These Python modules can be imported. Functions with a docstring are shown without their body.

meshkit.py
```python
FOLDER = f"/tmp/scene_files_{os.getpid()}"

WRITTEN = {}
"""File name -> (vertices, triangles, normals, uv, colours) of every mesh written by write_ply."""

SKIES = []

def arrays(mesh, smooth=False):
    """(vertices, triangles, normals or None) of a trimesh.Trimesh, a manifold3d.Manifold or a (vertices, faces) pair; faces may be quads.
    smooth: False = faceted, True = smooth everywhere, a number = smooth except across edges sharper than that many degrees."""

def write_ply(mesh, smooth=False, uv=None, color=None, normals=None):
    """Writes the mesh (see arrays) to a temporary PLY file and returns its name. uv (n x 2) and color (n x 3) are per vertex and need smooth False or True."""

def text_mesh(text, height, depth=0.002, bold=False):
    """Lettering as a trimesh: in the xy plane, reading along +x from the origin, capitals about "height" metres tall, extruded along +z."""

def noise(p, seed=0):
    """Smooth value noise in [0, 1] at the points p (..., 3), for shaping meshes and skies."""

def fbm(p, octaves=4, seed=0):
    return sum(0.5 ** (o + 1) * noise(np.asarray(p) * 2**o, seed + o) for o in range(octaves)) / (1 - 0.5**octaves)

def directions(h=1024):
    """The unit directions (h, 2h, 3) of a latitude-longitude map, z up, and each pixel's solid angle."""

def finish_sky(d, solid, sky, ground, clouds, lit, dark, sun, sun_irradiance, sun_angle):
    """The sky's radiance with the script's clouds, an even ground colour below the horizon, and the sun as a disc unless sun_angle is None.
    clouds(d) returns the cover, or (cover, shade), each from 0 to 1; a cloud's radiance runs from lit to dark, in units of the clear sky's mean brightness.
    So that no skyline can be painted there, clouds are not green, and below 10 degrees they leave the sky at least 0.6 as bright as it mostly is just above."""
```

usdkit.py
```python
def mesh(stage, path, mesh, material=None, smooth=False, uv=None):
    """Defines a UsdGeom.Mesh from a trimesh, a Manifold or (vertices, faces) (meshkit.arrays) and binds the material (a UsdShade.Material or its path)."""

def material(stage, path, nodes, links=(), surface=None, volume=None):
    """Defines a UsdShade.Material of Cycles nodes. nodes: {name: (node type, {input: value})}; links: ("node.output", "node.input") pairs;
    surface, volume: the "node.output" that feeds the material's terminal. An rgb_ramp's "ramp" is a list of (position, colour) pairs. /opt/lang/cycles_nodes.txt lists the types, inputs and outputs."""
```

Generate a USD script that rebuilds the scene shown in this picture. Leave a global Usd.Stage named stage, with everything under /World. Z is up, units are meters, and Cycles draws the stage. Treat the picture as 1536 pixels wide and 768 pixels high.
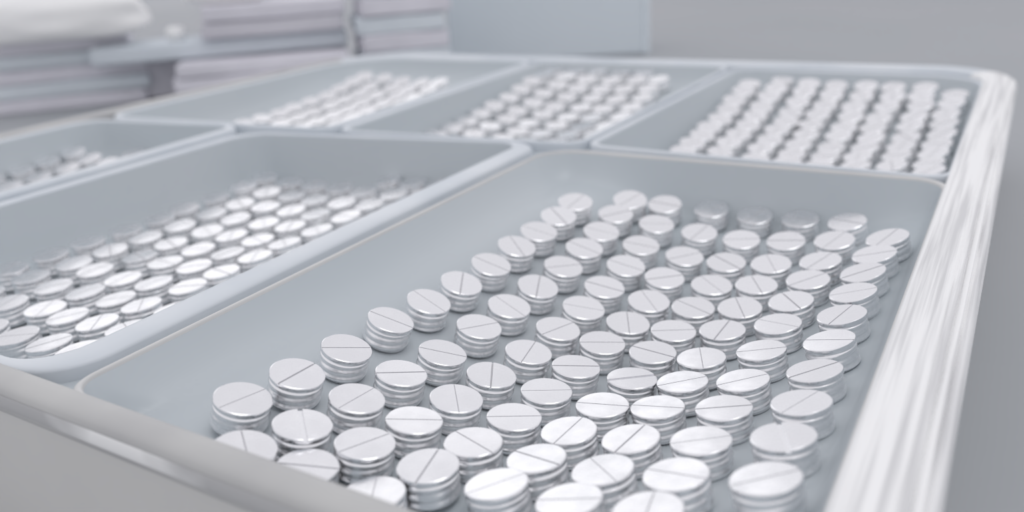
import math, random, numpy as np, trimesh, usdkit
import manifold3d as m3
from shapely.geometry import Polygon, Point
from shapely import affinity
import shapely
from pxr import Usd, UsdGeom, UsdLux, UsdShade, Gf, Sdf

random.seed(7)
rng = np.random.default_rng(7)
stage = Usd.Stage.CreateInMemory()
UsdGeom.SetStageUpAxis(stage, UsdGeom.Tokens.z)
UsdGeom.SetStageMetersPerUnit(stage, 1.0)
UsdGeom.Xform.Define(stage, '/World')
UsdGeom.Scope.Define(stage, '/World/Looks')

# ------------------------------------------------------------------ camera
# x runs along the tray's short side, y away from the camera, z up; bench top z = 0, tray rim z = ZR
ZR = 0.048
F_PX = 1261.78
RT = np.array([[0.85998023, 0.50711746, -0.05714796], [0.13757643, -0.33821622, -0.93095785], [-0.49143335, 0.79274313, -0.36062667]])
CAM = np.array([0.07713228, -0.18623042, 0.0808663])       # in the tray's frame
cam = UsdGeom.Camera.Define(stage, '/World/camera')
mt = np.eye(4)
mt[0, :3], mt[1, :3], mt[2, :3], mt[3, :3] = RT[0], -RT[1], -RT[2], CAM + [0, 0, ZR]
cam.AddTransformOp().Set(Gf.Matrix4d(*mt.ravel().tolist()))
cam.CreateHorizontalApertureAttr(36.0)
cam.CreateVerticalApertureAttr(18.0)
cam.CreateFocalLengthAttr(36.0 * F_PX / 1536)
cam.CreateFStopAttr(10.0)
cam.CreateFocusDistanceAttr(0.195)
cam.CreateClippingRangeAttr(Gf.Vec2f(0.01, 100))
cam.CreateExposureAttr(0.0)

# ------------------------------------------------------------------ light: the pale hall all round, a bright window ahead, an unseen overhead light added to whiten the rim
dome = UsdLux.DomeLight.Define(stage, '/World/hall_light')
dome.CreateIntensityAttr(0.25)
dome.CreateColorAttr(Gf.Vec3f(0.985, 0.98, 1.03))


def rect_light(name, pos, target, w, h, radiance, color=(1, 1, 1)):
    l = UsdLux.RectLight.Define(stage, '/World/' + name)
    pos, target = np.array(pos, float), np.array(target, float)
    z = pos - target
    z /= np.linalg.norm(z)
    x = np.cross([0, 0, 1.0], z)
    x /= np.linalg.norm(x)
    y = np.cross(z, x)
    t = np.eye(4)
    t[0, :3], t[1, :3], t[2, :3], t[3, :3] = x, y, z, pos
    l.AddTransformOp().Set(Gf.Matrix4d(*t.ravel().tolist()))
    l.CreateWidthAttr(w)
    l.CreateHeightAttr(h)
    l.CreateIntensityAttr(radiance)
    l.CreateColorAttr(Gf.Vec3f(*color))


def polar(az, el, d):
    az, el = math.radians(az), math.radians(el)
    return (d * math.sin(az) * math.cos(el), d * math.cos(az) * math.cos(el), d * math.sin(el))


rect_light('window_light', polar(-46, 14, 2.6), (0, 0, 0.03), 2.05, 1.3, 0.38)
rect_light('ceiling_lamp', (0.35, 0.1, 1.8), (0, 0.1, 0), 1.3, 0.5, 2.2)  # unseen overhead light, added to whiten the side rim

# ------------------------------------------------------------------ materials
def noise_mat(name, c1, c2, scale, rough=0.5, detail=3, spec=0.5, stretch=(1, 1, 1), bump=0.0, bscale=None, lo=0.35, hi=0.65):
    nodes = {'tc': ('texture_coordinate', {}), 'mp': ('mapping', {'scale': stretch}),
             'n': ('noise_texture', {'scale': scale, 'detail': detail}),
             'r': ('rgb_ramp', {'ramp': [(0, c1), (lo, c1), (hi, c2), (1, c2)]}),
             'p': ('principled_bsdf', {'roughness': rough, 'specular_ior_level': spec})}
    links = [('tc.object', 'mp.vector'), ('mp.vector', 'n.vector'), ('n.fac', 'r.fac'), ('r.color', 'p.base_color')]
    if bump:
        nodes['n2'] = ('noise_texture', {'scale': bscale or scale, 'detail': 4})
        nodes['b'] = ('bump', {'strength': bump, 'distance': 0.0005})
        links += [('mp.vector', 'n2.vector'), ('n2.fac', 'b.height'), ('b.normal', 'p.normal')]
    return usdkit.material(stage, '/World/Looks/' + name, nodes, links, surface='p.BSDF')


M = {}
M['tray'] = noise_mat('tray_grey', (0.51, 0.56, 0.59), (0.535, 0.575, 0.60), 9, rough=0.34, spec=0.4)
M['lip'] = noise_mat('tray_lit_edge', (0.61, 0.655, 0.70), (0.70, 0.735, 0.77), 25, rough=0.4, spec=0.5)  # paler than the basins: light caught by the lips, put into colour
M['lip_warm'] = noise_mat('tray_lit_edge_warm', (0.60, 0.60, 0.595), (0.68, 0.675, 0.66), 25, rough=0.4, spec=0.5)  # warm lip with its edge highlight put into the colour
M['rim_grey'] = noise_mat('rim_grey', (0.46, 0.46, 0.46), (0.53, 0.53, 0.52), 30, rough=0.45, stretch=(1, 1, 1))
M['edge_glint'] = noise_mat('rim_edge_glint', (0.50, 0.50, 0.50), (0.93, 0.93, 0.92), 1.0, rough=0.3, spec=0.6, stretch=(22, 22, 22), lo=0.44, hi=0.54)  # specular line on the rim's lower edge, painted as patchy white
M['rim_lit'] = noise_mat('rim_brushed_lit', (0.66, 0.66, 0.665), (0.93, 0.93, 0.925), 1.0, rough=0.38, spec=0.55, stretch=(650, 13, 200), bump=0.25, bscale=1.0, lo=0.36, hi=0.54)  # brushed streaks; the white stands for direct light on this rim
M['wall_grey'] = noise_mat('tray_outer_grey', (0.645, 0.64, 0.62), (0.675, 0.67, 0.65), 14, rough=0.55)
M['bench'] = noise_mat('bench_grey', (0.395, 0.415, 0.432), (0.42, 0.43, 0.448), 3.5, rough=0.8, detail=4, spec=0.25)
M['panel'] = noise_mat('panel_blue_grey', (0.66, 0.725, 0.765), (0.69, 0.745, 0.785), 5, rough=0.6)
M['panel_edge'] = noise_mat('panel_edge_grey', (0.70, 0.76, 0.80), (0.72, 0.78, 0.82), 5, rough=0.6)
M['lavender'] = noise_mat('bundle_lavender', (0.66, 0.65, 0.70), (0.76, 0.745, 0.80), 14, rough=0.8, stretch=(1, 1, 2))
M['bluish'] = noise_mat('bundle_blue_grey', (0.64, 0.69, 0.735), (0.70, 0.75, 0.79), 14, rough=0.8, stretch=(1, 1, 2))
M['dark_lav'] = noise_mat('bundle_grey', (0.60, 0.59, 0.635), (0.64, 0.63, 0.675), 14, rough=0.8, stretch=(1, 1, 2))
M['sack'] = noise_mat('sack_white', (0.86, 0.86, 0.86), (0.92, 0.92, 0.91), 12, rough=0.7)
M['blue'] = noise_mat('tag_blue', (0.44, 0.47, 0.66), (0.48, 0.51, 0.70), 10, rough=0.6)
M['leg'] = noise_mat('bench_leg_grey', (0.35, 0.35, 0.36), (0.38, 0.38, 0.39), 10, rough=0.5)
M['floor'] = noise_mat('floor_grey', (0.38, 0.38, 0.38), (0.42, 0.42, 0.42), 3, rough=0.7)


def steel(name, c, r1, r2):
    return usdkit.material(stage, '/World/Looks/' + name, {
        'tc': ('texture_coordinate', {}), 'oi': ('object_info', {}),
        'n': ('noise_texture', {'scale': 170.0, 'detail': 2}),
        'mr': ('map_range', {'from_min': 0.3, 'from_max': 0.7, 'to_min': r1, 'to_max': r2}),
        'n2': ('noise_texture', {'scale': 70.0, 'detail': 0}),
        'b': ('bump', {'strength': 0.05, 'distance': 0.0004}),
        'rr': ('rgb_ramp', {'ramp': [(0, tuple(x * 0.95 for x in c)), (1, c)]}),
        'p': ('principled_bsdf', {'metallic': 1.0})},
        [('tc.object', 'n.vector'), ('n.fac', 'mr.value'), ('mr.result', 'p.roughness'), ('tc.object', 'n2.vector'), ('n2.fac', 'b.height'),
         ('b.normal', 'p.normal'), ('oi.random', 'rr.fac'), ('rr.color', 'p.base_color')], surface='p.BSDF')


M['steel_top'] = steel('steel_face', (0.94, 0.94, 0.955), 0.16, 0.30)
M['steel_side'] = steel('steel_thread', (0.94, 0.94, 0.95), 0.2, 0.34)
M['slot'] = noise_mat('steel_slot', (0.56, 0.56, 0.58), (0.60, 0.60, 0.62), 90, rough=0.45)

# ------------------------------------------------------------------ helpers
used = {}


def numbered(parent, name):
    k = (parent, name)
    n = used.get(k, 0)
    used[k] = n + 1
    return name if n == 0 else f'{name}_{n:03d}'


def tag(prim, label=None, cat=None, group=None, kind=None):
    for k, v in (('label', label), ('category', cat), ('group', group), ('kind', kind)):
        if v:
            prim.SetCustomDataByKey(k, v)
    return prim


def thing(name, label=None, cat=None, group=None, kind=None, mat4=None):
    x = UsdGeom.Xform.Define(stage, '/World/' + numbered('/World', name))
    if mat4 is not None:
        x.AddTransformOp().Set(Gf.Matrix4d(*np.asarray(mat4).ravel().tolist()))
    return tag(x.GetPrim(), label, cat, group, kind)


def obj(name, mesh, m, parent=None, smooth=35, label=None, kind=None):
    pp = str(parent.GetPath()) if parent else '/World'
    g = usdkit.mesh(stage, pp + '/' + numbered(pp, name), mesh, M[m] if isinstance(m, str) else m, smooth=smooth)
    return tag(g.GetPrim(), label, kind=kind)


def frame(origin, z=(0, 0, 1), yaw=0.0):
    """4x4 (row vectors) with the given up axis, turned by yaw about it."""
    z = np.asarray(z, float) / np.linalg.norm(z)
    x = np.array([1.0, 0, 0]) - z * z[0]
    x /= np.linalg.norm(x)
    y = np.cross(z, x)
    c, s = math.cos(yaw), math.sin(yaw)
    t = np.eye(4)
    t[0, :3], t[1, :3], t[2, :3], t[3, :3] = c * x + s * y, -s * x + c * y, z, origin
    return t


def rbox(sx, sy, sz, r=0.004, at=(0, 0, 0)):
    """A box with rounded edges standing on z = at[2]."""
    s = m3.Manifold.sphere(r, 12)
    h = m3.Manifold.batch_hull([s.translate([at[0] + a * (sx / 2 - r), at[1] + b * (sy / 2 - r), at[2] + (r if c < 0 else sz - r)]) for a in (-1, 1) for b in (-1, 1) for c in (-1, 1)])
    return h


def strip(rings, closed_ring=True, close_path=False):
    """Quads between successive rings of points (n rings, k points, 3)."""
    rings = np.asarray(rings, float)
    n, k = rings.shape[:2]
    f = []
    kk = k if closed_ring else k - 1
    for i in range(n if close_path else n - 1):
        a = i * k + np.arange(kk)
        b = i * k + (np.arange(kk) + 1) % k
        c = ((i + 1) % n) * k + (np.arange(kk) + 1) % k
        d = ((i + 1) % n) * k + np.arange(kk)
        f.append(np.stack([a, b, c, d], 1))
    f = np.vstack(f)
    return rings.reshape(-1, 3), np.vstack([f[:, [0, 1, 2]], f[:, [0, 2, 3]]])


# ------------------------------------------------------------------ bench, floor
bench = thing('workbench', 'plain grey workbench top carrying the screw tray and the pale stacks', 'workbench')
obj('bench_top', rbox(4.6, 4.6, 0.04, 0.006, (-0.9, 1.2, -0.04)), 'bench', bench)
for lx in (-3.0, 1.2):
    for ly in (-0.9, 3.3):
        obj('leg', rbox(0.08, 0.08, 0.81, 0.006, (lx, ly, -0.85)), 'leg', bench)
obj('floor', trimesh.creation.box((9, 9, 0.05), trimesh.transformations.translation_matrix((-0.9, 1.2, -0.875))), 'floor', smooth=False, kind='structure')

# ------------------------------------------------------------------ the tray
MM = 0.001
H_SCREW = 0.0068
tray = thing('compartment_tray', 'long grey tray of six deep compartments with a worn rim painted lit-white, full of slotted screws', 'tray', mat4=frame((0, 0, ZR)))


def rounded(corners, radii, n=10):
    """Convex polygon (counter-clockwise, metres) with an arc of its own radius at each corner."""
    c = [np.array(p, float) * MM for p in corners]
    out = []
    for i, p in enumerate(c):
        a, b = c[i - 1] - p, c[(i + 1) % len(c)] - p
        a, b = a / np.linalg.norm(a), b / np.linalg.norm(b)
        half = math.acos(np.clip(a @ b, -1, 1)) / 2
        r = radii[i] * MM
        t = r / math.tan(half)
        ctr = p + (a + b) / np.linalg.norm(a + b) * r / math.sin(half)
        s, e = p + a * t - ctr, p + b * t - ctr
        a0, a1 = math.atan2(s[1], s[0]), math.atan2(e[1], e[0])
        d = (a1 - a0 + math.pi) % (2 * math.pi) - math.pi
        for k in range(n + 1):
            out.append(ctr + r * np.array([math.cos(a0 + d * k / n), math.sin(a0 + d * k / n)]))
    return np.array(out)


def resample(loop, step=0.0022):
    nxt = np.roll(loop, -1, 0)
    out = []
    for a, b in zip(loop, nxt):
        n = max(1, int(np.ceil(np.linalg.norm(b - a) / step)))
        out += [a + (b - a) * k / n for k in range(n)]
    return np.array(out)


def normals(loop):
    t = np.roll(loop, -1, 0) - np.roll(loop, 1, 0)
    t /= np.linalg.norm(t, axis=1, keepdims=True)
    return np.stack([t[:, 1], -t[:, 0]], 1)                 # outward for a counter-clockwise loop


def by_side(nr, left, right, front, back):
    """A width for every point, from its outward normal."""
    w = np.stack([np.clip(-nr[:, 0], 0, 1), np.clip(nr[:, 0], 0, 1), np.clip(-nr[:, 1], 0, 1), np.clip(nr[:, 1], 0, 1)], 1) ** 2
    return (w @ np.array([left, right, front, back])) / w.sum(1) * MM


def clamp_top(z, m=-0.0035, k=0.0015):
    return m - k * np.logaddexp(0, (m - z) / k)


A_CO = [-0.0205, -0.02965, -0.00434, 3.94462, -0.19552, 1.038, 10.50829, 2.27244, 0.48384, -3.22458]


def bowl_near(x, y):
    c = A_CO
    t = np.clip((-0.076 - y) / 0.020, 0, 1)
    return clamp_top(-0.0045 * t * t * (3 - 2 * t) + c[0] + c[1] * x + c[2] * y + c[3] * x * x + c[4] * x * y + c[5] * y * y + c[6] * x**3 + c[7] * x * x * y + c[8] * x * y * y + c[9] * y**3)


def dish(z0, cx, xc, cy, yc):
    return lambda x, y: clamp_top(z0 + cx * (x - xc) ** 2 + cy * (y - yc) ** 2)


def grad_normal(b, x, y, e=2e-4):
    gx, gy = (b(x + e, y) - b(x - e, y)) / (2 * e), (b(x, y + e) - b(x, y - e)) / (2 * e)
    n = np.stack([-gx, -gy, np.ones_like(gx)], -1)
    return n / np.linalg.norm(n, axis=-1, keepdims=True)


def floor_under(b, x, y):
    """Height of the surface on which screws stand whose tops lie on b."""
    px, py = x.copy(), y.copy()
    for _ in range(6):
        n = grad_normal(b, px, py)
        px, py = x + n[..., 0] * H_SCREW, y + n[..., 1] * H_SCREW
    return b(px, py) - grad_normal(b, px, py)[..., 2] * H_SCREW


# key: outline corners (mm, counter-clockwise from front left), radii, lip widths (left, right, front, back), tops surface, wall width (left, right, front, back)
WELLS = {
    'near': ([(-80, -105.5), (61, -105.5), (61, 100), (-78, 98)], (6, 12, 9, 14), (1.5, 2.5, 2.5, 2.0), bowl_near, (12, 5, 3.5, 9)),
    'middle_front': ([(-231, -103), (-95.5, -103), (-95, 104), (-229, 82)], (12, 12, 8, 16), (5, 9, 4, 2.5), dish(-0.0186, 0.974, -0.1683, 0.29, 0.0056), (10, 8, 6, 8)),
    'left_front': ([(-345, -103), (-249, -103), (-250, 92), (-344, 79)], (14, 12, 8, 12), (5, 6, 4, 3), dish(-0.019, 2.0, -0.29, 0.8, 0.0), (10, 8, 6, 8)),
    'right_back': ([(-66, 110), (61, 105.5), (61, 292), (-62, 297)], (7, 7, 26, 10), (3.2, 2.5, 2.2, 4), dish(-0.020, 2.0, -0.003, 1.0, 0.16), (9, 6, 9, 9)),
    'middle_back': ([(-189, 101), (-73.5, 110.5), (-71, 304), (-193, 303)], (8, 8, 10, 10), (4.5, 2.5, 2, 4), dish(-0.020, 2.0, -0.13, 1.0, 0.16), (9, 9, 9, 9)),
    'left_back': ([(-344, 90), (-201, 102), (-203, 302), (-344, 300)], (12, 8, 10, 45), (5, 4, 3, 4), dish(-0.019, 2.0, -0.265, 0.9, 0.16), (9, 9, 9, 9)),
}
outlines = {}
lip_polys = []
for key, (corners, radii, lips, b, walls) in WELLS.items():
    loop = resample(rounded(corners, radii))
    outlines[key] = Polygon(loop)
    nr = normals(loop)
    # basin: a wall that sweeps down into a dished floor
    ctr = loop.mean(0)
    ts = np.concatenate([[0, 0.006, 0.014, 0.024, 0.036, 0.05, 0.066, 0.084, 0.104, 0.126, 0.15, 0.175], np.linspace(0.2, 0.995, 22)])
    wd = by_side(nr, *walls)
    rings = []
    ring_line = shapely.LinearRing(loop)
    for t in ts:
        p = loop + (ctr - loop) * t
        d = shapely.distance(shapely.points(p), ring_line)
        fl = np.minimum(floor_under(b, p[:, 0], p[:, 1]), -0.0085)
        w = np.clip(1 - d / wd, 0, 1) ** 2.3
        z = fl + (-0.0009 - fl) * w
        rings.append(np.column_stack([p, z]))
    v, f = strip(rings)
    v = np.vstack([v, [[*ctr, rings[-1][:, 2].mean()]]])
    k = len(loop)
    base = (len(ts) - 1) * k
    f = np.vstack([f, np.stack([base + np.arange(k), base + (np.arange(k) + 1) % k, np.full(k, len(v) - 1)], 1)])
    obj('basin', (v, f), 'tray', tray, smooth=True)
    # the raised edge round it, its caught light put into a paler colour
    wl = by_side(nr, *lips)
    prof = [(0, -0.9), (0.06, -0.35), (0.18, -0.06), (0.34, 0.0), (0.62, -0.02), (0.82, -0.2), (0.94, -0.7), (1.0, -1.5), (1.0, -5.2)]
    rings = [np.column_stack([loop + nr * (wl * u)[:, None], np.full(len(loop), z * MM)]) for u, z in prof]
    v, f = strip(rings)
    obj('lip', (v, f[:, ::-1]), 'lip_warm' if key == 'near' else 'lip', tray, smooth=True)
    lip_polys.append(Polygon(loop + nr * (wl * 0.9)[:, None]).buffer(0))

# the rim all round, its outer wall, and the plate between the basins
inner = resample(rounded([(-350, -106), (61.3, -106), (61.3, 305), (-350, 305)], (14, 12, 26, 48)), 0.0025)
rn = normals(inner)
width = by_side(rn, 10, 14.8, 7, 18)
deck = Polygon(inner).buffer(0.0004).difference(shapely.union_all(lip_polys))
parts = [g for g in getattr(deck, 'geoms', [deck]) if g.area > 1e-6]
plate = trimesh.util.concatenate([trimesh.creation.extrude_polygon(g, 0.001, engine='earcut') for g in parts])
plate.apply_translation((0, 0, -0.0052))
obj('divider_plate', plate, 'tray', tray, smooth=False)

RIM = [(0, -4), (0, -0.5), (0.025, 0.25), (0.09, 0.8), (0.22, 1.15), (0.42, 1.25), (0.58, 1.1), (0.615, 0.7), (0.65, 1.0), (0.70, 1.02), (0.735, 0.15), (0.77, 0.7), (0.82, 0.7), (0.85, -0.15), (0.89, 0.2), (0.95, -0.5), (0.985, -1.8), (1.0, -3.4), (0.98, -5), (0.93, -6)]
WALL = [(0.93, -5.8), (0.90, -8), (0.72, -40), (0.62, -46.5), (0.4, -48)]


def rim_rings(profile, sel):
    return [np.column_stack([(inner + rn * (width * u)[:, None])[sel], np.full(len(sel), z * MM)]) for u, z in profile]


ang = np.arctan2(rn[:, 1], rn[:, 0])
white = (ang > math.radians(-60)) & (ang < math.radians(40))
idx = np.arange(len(inner))
start = next(i for i in idx if white[i] and not white[i - 1])
order = np.roll(idx, -start)
nwhite = int(white.sum())
sel_w = order[:nwhite + 1]
sel_g = np.append(order[nwhite:], order[0])
v, f = strip(rim_rings(RIM, sel_w), closed_ring=False)
obj('side_rim', (v, f[:, ::-1]), 'rim_lit', tray, smooth=50, label='worn side rim with long scratches, its bright light painted white')
PLAIN = [(0, -4), (0, -0.5), (0.03, 0.2), (0.1, 0.7), (0.25, 1.05), (0.45, 1.15), (0.66, 1.0), (0.82, 0.5), (0.92, -0.3), (0.975, -1.6), (1.0, -3.2), (0.98, -5), (0.93, -6)]
back = rn[sel_g][:, 1] > 0.5
nb = int(np.argmin(back))                                   # the back stretch comes first after the white one
for nm, part, mm in (('back_rim', sel_g[:nb + 1], 'lip'), ('rim', sel_g[nb:], 'rim_grey')):
    v, f = strip(rim_rings(PLAIN, part), closed_ring=False)
    obj(nm, (v, f[:, ::-1]), mm, tray, smooth=50)
EDGE = [(0.975, -1.35), (1.003, -2.0), (1.02, -3.4), (1.003, -4.4), (0.98, -4.6)]  # thin strip that carries the painted highlight of the rim edge
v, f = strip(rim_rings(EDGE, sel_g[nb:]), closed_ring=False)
obj('worn_edge', (v, f[:, ::-1]), 'edge_glint', tray, smooth=50, label='patchy painted highlight along the outer edge of the rim')
v, f = strip(rim_rings(WALL, order))
obj('outer_wall', (v, f[:, ::-1]), 'wall_grey', tray, smooth=40)
foot = Polygon(inner + rn * (width * 0.4)[:, None])
bottom = trimesh.creation.extrude_polygon(foot, 0.001, engine='earcut')
bottom.apply_translation((0, 0, -0.0479))
obj('bottom_plate', bottom, 'wall_grey', tray, smooth=False)

# ------------------------------------------------------------------ the screws
R_S = 0.006


def lathe(profile, n=72):
    th = np.linspace(0, 2 * np.pi, n, endpoint=False)
    rings = [np.column_stack([r * np.cos(th), r * np.sin(th), np.full(n, z)]) for r, z in profile]
    return strip(rings)


def thread_mesh(n=60):
    """A coarse rounded helical thread under the head, with a plain foot."""
    pitch, z0, z1 = 0.0019, 0.0007, H_SCREW - 0.0011
    m = 44
    th = np.linspace(0, 2 * np.pi, n, endpoint=False)
    rings = [np.column_stack([0.0 * th, 0.0 * th, 0.0 * th + 0.00005]), np.column_stack([0.0052 * np.cos(th), 0.0052 * np.sin(th), 0 * th + 0.00005])]
    for i in range(m + 1):
        z = z0 + (z1 - z0) * i / m - 0.0002
        ph = 2 * np.pi * z / pitch - th
        r = 0.00555 + 0.00034 * (0.5 + 0.5 * np.cos(ph)) ** 0.7
        fade = np.clip(min(i, m - i) / 4, 0, 1)
        r = 0.0055 + (r - 0.0055) * fade
        rings.append(np.column_stack([r * np.cos(th), r * np.sin(th), 0 * th + z]))
    return strip(rings)


def head_mesh(slot_w, slot_d):
    n = 72
    h = H_SCREW
    cs = [(0.00555, h - 0.0013), (0.0059, h - 0.00112), (R_S, h - 0.0008), (R_S, h - 0.0003), (R_S - 0.00010, h - 0.0001), (R_S - 0.0003, h)]
    body = m3.Manifold.revolve(m3.CrossSection([[(0, h - 0.0013)] + cs + [(0, h)]]), n)
    cut = m3.Manifold.cube([0.03, slot_w, 0.01], True).translate([0, 0, h - slot_d + 0.005])
    return body - cut


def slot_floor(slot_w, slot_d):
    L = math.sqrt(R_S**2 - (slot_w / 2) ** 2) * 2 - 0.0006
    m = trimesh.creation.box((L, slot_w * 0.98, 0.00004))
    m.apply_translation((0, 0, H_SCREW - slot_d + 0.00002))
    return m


THREAD = thread_mesh()
KINDS = [(0.00020, 0.0002), (0.00028, 0.0003), (0.00042, 0.0004), (0.0010, 0.0006)]
protos = {}


def screw(kind, mat4, label, group):
    """The first of a kind is built, later ones refer to it."""
    if kind not in protos:
        t = thing('slotted_screw', label, 'screw', group, mat4=mat4)
        hd = obj('head', head_mesh(*KINDS[kind]), 'steel_top', t, smooth=25)
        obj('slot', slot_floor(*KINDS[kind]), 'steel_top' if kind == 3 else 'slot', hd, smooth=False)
        obj('thread', THREAD, 'steel_side', t, smooth=True)
        protos[kind] = t
        return t
    t = thing('slotted_screw', label, 'screw', group, mat4=mat4)
    t.GetReferences().AddInternalReference(protos[kind].GetPath())
    t.SetInstanceable(True)
    # a copy keeps its own place and label
    return t


ORD = ['first', 'second', 'third', 'fourth', 'fifth', 'sixth', 'seventh', 'eighth', 'ninth', 'tenth', 'eleventh', 'twelfth', 'thirteenth', 'fourteenth']


def world(p):
    return np.array([p[0], p[1], p[2] + ZR])


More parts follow.
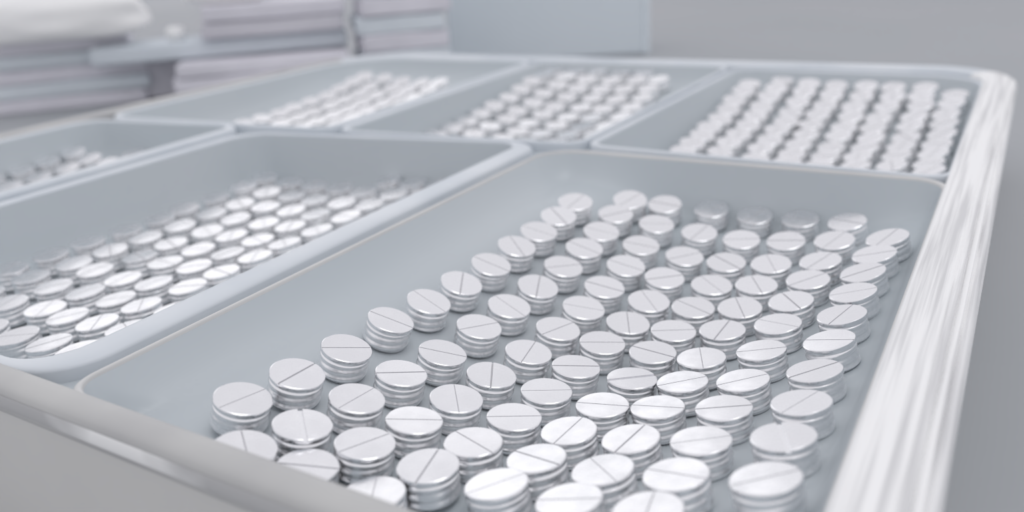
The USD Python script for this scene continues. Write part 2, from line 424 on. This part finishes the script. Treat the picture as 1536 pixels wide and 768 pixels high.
A_ROWS = [(0,0,-50.3,-87.9,-4.9,0.277,0.133,88),(0,1,-48.1,-74.5,-5.4,0.288,0.133,94),(0,2,-49.1,-57.7,-7.5,0.313,0.132,56),(0,3,-51.1,-39.2,-8.8,0.333,0.103,20),(0,4,-50.4,-23.7,-10.0,0.331,0.057,174),(0,5,-50.1,-8.8,-10.5,0.323,0.014,120),(0,6,-49.7,6.6,-10.5,0.307,-0.030,6),(0,7,-49.6,21.3,-10.0,0.283,-0.071,144),(0,8,-48.8,34.5,-9.5,0.254,-0.106,4),(0,9,-48.6,48.0,-8.5,0.219,-0.142,145),(0,10,-48.6,60.5,-7.4,0.179,-0.174,84),(1,0,-35.9,-86.3,-8.1,0.189,0.136,140),(1,1,-34.1,-72.2,-9.2,0.210,0.136,92),(1,2,-34.8,-56.0,-11.7,0.243,0.134,52),(1,3,-34.3,-41.0,-13.5,0.259,0.097,30),(1,4,-35.0,-23.3,-14.6,0.274,0.046,64),(1,5,-34.9,-8.2,-15.1,0.275,0.003,166),(1,6,-34.5,7.0,-15.1,0.265,-0.039,113),(1,7,-34.1,22.2,-14.7,0.248,-0.079,51),(1,8,-34.1,36.9,-13.9,0.224,-0.117,176),(1,9,-34.4,50.2,-12.8,0.196,-0.150,9),(1,10,-35.3,64.1,-11.3,0.159,-0.184,50),(1,11,-35.7,76.9,-9.9,0.118,-0.213,69),(2,0,-23.0,-83.3,-10.4,0.098,0.104,74),(2,1,-20.8,-70.5,-12.1,0.117,0.104,40),(2,2,-20.4,-55.8,-14.6,0.150,0.103,130),(2,3,-20.6,-41.0,-16.4,0.179,0.080,120),(2,4,-19.6,-25.1,-17.8,0.193,0.045,102),(2,5,-19.5,-9.4,-18.4,0.204,0.001,73),(2,6,-19.4,5.6,-18.5,0.205,-0.039,23),(2,7,-19.6,20.2,-18.1,0.199,-0.077,8),(2,8,-19.6,36.1,-17.3,0.183,-0.116,0),(2,9,-20.7,50.9,-16.0,0.162,-0.151,8),(2,10,-22.1,67.3,-14.3,0.129,-0.189,26),(2,11,-24.7,82.7,-12.2,0.087,-0.223,179),(3,0,-8.9,-81.9,-12.0,-0.026,0.070,104),(3,1,-6.9,-69.6,-13.8,-0.002,0.070,162),(3,2,-6.6,-54.6,-16.4,0.041,0.065,36),(3,3,-6.8,-39.3,-18.2,0.080,0.063,36),(3,4,-6.8,-24.4,-19.4,0.108,0.042,36),(3,5,-6.7,-9.1,-20.0,0.126,0.000,34),(3,6,-5.6,4.8,-20.2,0.129,-0.036,117),(3,7,-5.5,19.8,-19.9,0.131,-0.074,135),(3,8,-6.9,35.6,-19.1,0.130,-0.112,42),(3,9,-6.6,51.7,-18.0,0.111,-0.149,50),(3,10,-7.8,69.6,-16.3,0.084,-0.188,78),(3,11,-9.9,88.4,-14.2,0.042,-0.228,47),(4,0,5.5,-81.0,-12.3,-0.170,0.069,54),(4,1,6.8,-68.3,-14.3,-0.133,0.069,166),(4,2,6.4,-53.4,-16.8,-0.077,0.062,86),(4,3,7.1,-38.9,-18.5,-0.040,0.063,14),(4,4,7.5,-23.6,-19.7,-0.007,0.042,42),(4,5,6.7,-7.8,-20.4,0.029,-0.000,175),(4,6,7.0,5.7,-20.5,0.043,-0.035,31),(4,7,7.1,21.1,-20.2,0.053,-0.072,161),(4,8,7.2,36.6,-19.5,0.053,-0.108,143),(4,9,6.7,52.8,-18.4,0.047,-0.144,151),(4,10,6.2,70.1,-16.9,0.028,-0.180,20),(4,11,5.0,89.5,-15.0,-0.005,-0.218,70),(5,0,20.1,-80.8,-10.9,-0.221,0.068,14),(5,1,20.4,-67.5,-13.1,-0.211,0.068,140),(5,2,19.5,-52.0,-15.8,-0.163,0.061,82),(5,3,18.9,-35.8,-17.8,-0.116,0.058,6),(5,4,19.5,-21.5,-18.8,-0.101,0.035,38),(5,5,19.3,-7.6,-19.4,-0.079,0.005,113),(5,6,19.1,9.4,-19.5,-0.049,-0.036,88),(5,7,19.4,23.9,-19.1,-0.036,-0.070,119),(5,8,19.5,39.1,-18.4,-0.029,-0.103,121),(5,9,19.9,54.1,-17.3,-0.033,-0.134,119),(5,10,20.1,71.1,-15.8,-0.045,-0.167,10),(5,11,20.2,88.7,-14.1,-0.069,-0.199,172),(6,0,34.8,-81.0,-7.8,-0.191,0.069,100),(6,1,34.4,-66.7,-10.2,-0.180,0.069,174),(6,2,33.3,-50.6,-13.2,-0.168,0.062,30),(6,3,32.7,-34.0,-15.3,-0.158,0.040,22),(6,4,32.7,-19.3,-16.3,-0.189,0.032,34),(6,5,32.2,-2.3,-17.0,-0.188,0.002,16),(6,6,32.1,13.7,-17.0,-0.156,-0.035,162),(6,7,32.1,27.9,-16.5,-0.136,-0.066,128),(6,8,33.1,41.7,-15.5,-0.131,-0.093,48),(6,9,34.0,54.4,-14.4,-0.132,-0.117,65),(6,10,34.7,69.2,-12.9,-0.138,-0.144,68),(6,11,35.9,83.1,-11.3,-0.153,-0.166,158),(7,1,50.4,-68.7,-4.8,-0.211,0.068,34),(7,2,48.8,-50.6,-7.9,-0.195,0.067,112),(7,3,48.4,-34.1,-9.9,-0.184,0.046,66),(7,4,47.4,-17.1,-11.5,-0.233,0.038,42),(7,5,47.2,-0.5,-12.0,-0.278,0.013,170),(7,6,46.9,14.5,-12.0,-0.268,-0.019,72),(7,7,47.2,28.2,-11.5,-0.263,-0.046,14),(7,8,47.5,41.0,-10.7,-0.253,-0.071,33),(7,9,48.4,52.5,-9.5,-0.249,-0.091,11),(7,10,50.2,63.1,-7.9,-0.256,-0.106,67),(1,-1,-38.4,-98.9,-6.4,0.172,0.137,146),(2,-1,-27.2,-94.7,-9.8,0.096,0.104,28),(3,-1,-12.7,-93.5,-12.0,-0.033,0.070,122)]
WIDE = {(1, 0), (7, 2), (4, 4)}
for k, j, x, y, z, nx, ny, a in A_ROWS:
    n = np.array([nx, ny, math.sqrt(1 - nx * nx - ny * ny)])
    top = np.array([x, y, z]) * MM
    kind = 3 if (k, j) in WIDE else (0, 1, 1, 2)[(k * 5 + j * 3) % 4]
    jit = rng.normal(0, 0.018, 2)
    n2 = n + [jit[0], jit[1], 0]
    n2 /= np.linalg.norm(n2)
    screw(kind, frame(world(top - n * (H_SCREW - 0.00015)), n2, math.radians(a)),
          f'slotted steel screw, {ORD[k]} column from left, {ORD[j + 1]} row back, large near compartment', 'slotted screws in the near compartment')


def seen(key, p, grow):
    """Whether the top at p can be seen over its compartment's edge: screws wholly behind an edge are left out."""
    s = (0 - CAM[2]) / (p[2] - CAM[2])
    q = CAM + (p - CAM) * s
    if not outlines[key].buffer(grow).contains(Point(q[:2])):
        return False
    c = RT @ (p - CAM)
    u, v = 768 + F_PX * c[0] / c[2], 384 + F_PX * c[1] / c[2]
    return -25 < u < 1560 and v < 790


def fill(key, origin, a, b, nc, nr, where, group, grow=0.004, edge=0.0078, jitter=0.0006, skip=(), tilt=(0, 0)):
    bw = WELLS[key][3]
    cols = []
    for c in range(nc):
        for r in range(nr):
            if (c, r) in skip:
                continue
            xy = (np.array(origin) + c * np.array(a) + r * np.array(b)) * MM + rng.normal(0, jitter, 2)
            if not outlines[key].buffer(-edge).contains(Point(xy)):
                continue
            z = float(bw(np.array(xy[0]), np.array(xy[1])))
            p = np.array([xy[0], xy[1], z])
            if seen(key, p, grow):
                cols.append((c, r, p))
    cs = sorted({c for c, r, p in cols})
    rs = sorted({r for c, r, p in cols})
    for c, r, p in cols:
        n = grad_normal(bw, np.array(p[0]), np.array(p[1]), 1e-3)
        n2 = n + [*(rng.normal(0, 0.022, 2) + tilt), 0]
        n2 /= np.linalg.norm(n2)
        screw((0, 1, 1, 2)[int(rng.integers(0, 4))], frame(world(p - n * (H_SCREW - 0.0002)), n2, rng.uniform(0, math.pi)),
              f'slotted steel screw, {ORD[cs.index(c)]} column from left, {ORD[rs.index(r)]} row back, {where}', group)
    return len(cols)


counts = [fill('middle_front', (-209.5, -78.0), (14, 0.2), (0.2, 14.8), 8, 13, 'middle front compartment', 'slotted screws in the middle front compartment', tilt=(-0.03, -0.06)),
          fill('right_back', (-49, 127.5), (14.3, -1.0), (0, 13.4), 8, 13, 'back compartment beside white rim', 'slotted screws in the back compartment beside the white rim', tilt=(0, -0.11)),
          fill('middle_back', (-179, 117), (15.0, 0.8), (0, 14.6), 6, 13, 'middle back compartment', 'slotted screws in the middle back compartment', tilt=(0, -0.05)),
          fill('left_back', (-309, 151), (14.6, 0.6), (0, 14.0), 5, 9, 'outer back compartment', 'slotted screws in the outer back compartment', tilt=(0, -0.13)),
          fill('left_front', (-335, -80), (14.2, 0), (0, 14), 6, 13, 'outer front compartment', 'slotted screws in the outer front compartment', grow=0.008, tilt=(-0.03, -0.1))]

# ------------------------------------------------------------------ behind the tray, far out of focus
ER = np.array([RT[0][0], RT[0][1]]) / np.linalg.norm(RT[0][:2])
EF = np.array([RT[2][0], RT[2][1]]) / np.linalg.norm(RT[2][:2])
YAW = math.atan2(ER[1], ER[0])


def spot(u, v, z=0.0):
    p = CAM[:2] + ER * u + EF * v
    return np.array([p[0], p[1], z])


def lumpy(sx, sy, sz, seed, r=0.0025):
    """A soft bundle: a rounded slab with sagging, uneven faces."""
    from meshkit import noise
    g = rbox(sx, sy, sz, min(r, sz * 0.45)).refine_to_length(0.012)
    m = g.to_mesh()
    v, f = np.array(m.vert_properties[:, :3], float), np.array(m.tri_verts)
    d = np.stack([noise(v * 22 + 7 * k, seed + k) - 0.5 for k in range(3)], 1)
    v = v + d * [0.006, 0.006, 0.0022] * np.clip(v[:, 2:3] / sz, 0.0, 1)
    return v, f


def stack(u, v, w, depth, layers, place, yaw=0.0, z=0.0):
    for i, (th, m) in enumerate(layers):
        nm = 'topmost' if i == len(layers) - 1 else f'{ORD[i]} from the bottom'
        lab = {'lavender': 'pale lavender', 'bluish': 'pale blue-grey', 'dark_lav': 'dull grey'}[m]
        w2, d2 = w * (1 + rng.uniform(-0.04, 0.02)), depth * (1 + rng.uniform(-0.04, 0.02))
        t = thing('cloth_bundle', f'{lab} folded cloth bundle, {nm} of the {place} stack', 'bundle', f'cloth bundles in the {place} stack',
                  mat4=frame(spot(u + rng.uniform(-0.004, 0.004), v, z), yaw=YAW + yaw + rng.uniform(-0.03, 0.03)))
        obj('cloth', lumpy(w2, d2, th, 50 + i + int(u * 1000) % 97), m, t, smooth=60)
        z += th + 0.0003
    return z


def box_thing(name, label, cat, u, v, z, size, m, yaw=0.0, r=0.004, extra=()):
    t = thing(name, label, cat, mat4=frame(spot(u, v, z), yaw=YAW + yaw))
    obj('body', rbox(*size, r), m, t)
    for nm, s, at, mm in extra:
        obj(nm, rbox(*s, 0.002, at), mm, t)
    return t


def soft_thing(name, label, cat, u, v, z, size, m, seed, yaw=0.0, part='cover'):
    """A sagging bag: an uneven squashed ball standing on z."""
    from meshkit import noise
    t = thing(name, label, cat, mat4=frame(spot(u, v, z), yaw=YAW + yaw))
    b = trimesh.creation.icosphere(4)
    p = np.array(b.vertices)
    p = np.sign(p) * np.abs(p) ** 0.75
    p *= 1 + 0.25 * (noise(p * 1.7 + seed)[:, None] - 0.5)
    p[:, 2] = np.maximum(p[:, 2], -0.8)
    p = (p - [0, 0, p[:, 2].min()]) * np.array(size) / 2
    obj(part, (p, b.faces), m, t, smooth=True)
    return t


zl = stack(-0.475, 0.765, 0.30, 0.06, [(0.0125, 'lavender'), (0.0125, 'bluish'), (0.0125, 'lavender')], 'widest', 0.33)
zl2 = stack(-0.475, 0.765, 0.27, 0.06, [(0.012, 'bluish'), (0.012, 'lavender')], 'short upper', 0.33, z=zl)
zm = stack(-0.218, 0.79, 0.155, 0.07, [(0.0118, 'bluish'), (0.0118, 'lavender'), (0.0118, 'lavender')], 'middle', 0.2)
box_thing('dull_box', 'dull lavender-grey box between the two wider bundle stacks', 'box', -0.315, 0.82, 0.0, (0.085, 0.05, 0.036), 'dark_lav', 0.3)
box_thing('board', 'blue-grey board lying across the middle stack and the dull box', 'board', -0.255, 0.80, zm + 0.001, (0.225, 0.05, 0.016), 'bluish', 0.22)
zm2 = stack(-0.205, 0.80, 0.125, 0.05, [(0.014, 'dark_lav'), (0.014, 'lavender')], 'raised', 0.2, z=zm + 0.0175)
zr = stack(-0.092, 0.815, 0.083, 0.06, [(0.016, 'lavender'), (0.0155, 'bluish'), (0.0155, 'lavender'), (0.0155, 'bluish'), (0.016, 'lavender'), (0.016, 'bluish')], 'narrowest', 0.28)
soft_thing('white_sack', 'large white sack slumped on top of the widest stack', 'sack', -0.385, 0.76, zl2, (0.15, 0.06, 0.042), 'sack', 3, 0.3)
soft_thing('white_sack', 'small white sack lying beside the large one over the raised stack', 'sack', -0.245, 0.80, zm2, (0.08, 0.05, 0.03), 'sack', 9, 0.2)
soft_thing('blue_pouch', 'small lilac-blue pouch at the far end of the widest stack', 'pouch', -0.500, 0.80, zl2, (0.05, 0.04, 0.038), 'blue', 5, 0.3)
soft_thing('round_stopper', 'round white knob, built for a bright dot on the blue-grey board', 'knob', -0.292, 0.785, zm + 0.0172, (0.016, 0.016, 0.013), 'sack', 1)  # bright glint dot built as a small white knob
soft_thing('round_stopper', 'round white knob, built for a bright dot at the end of the widest stack', 'knob', -0.336, 0.79, zl, (0.018, 0.016, 0.013), 'sack', 2)  # second glint dot, likewise given shape as a knob
box_thing('storage_bin', 'flat blue-grey panel-sided bin standing behind the tray', 'bin', 0.052, 0.945, 0.0, (0.206, 0.1, 0.22), 'panel', extra=[('edge_strip', (0.007, 0.104, 0.22), (0.102, 0, 0), 'panel_edge')])

print('screws', len(A_ROWS), counts, 'stack tops', zl, zm, zr)
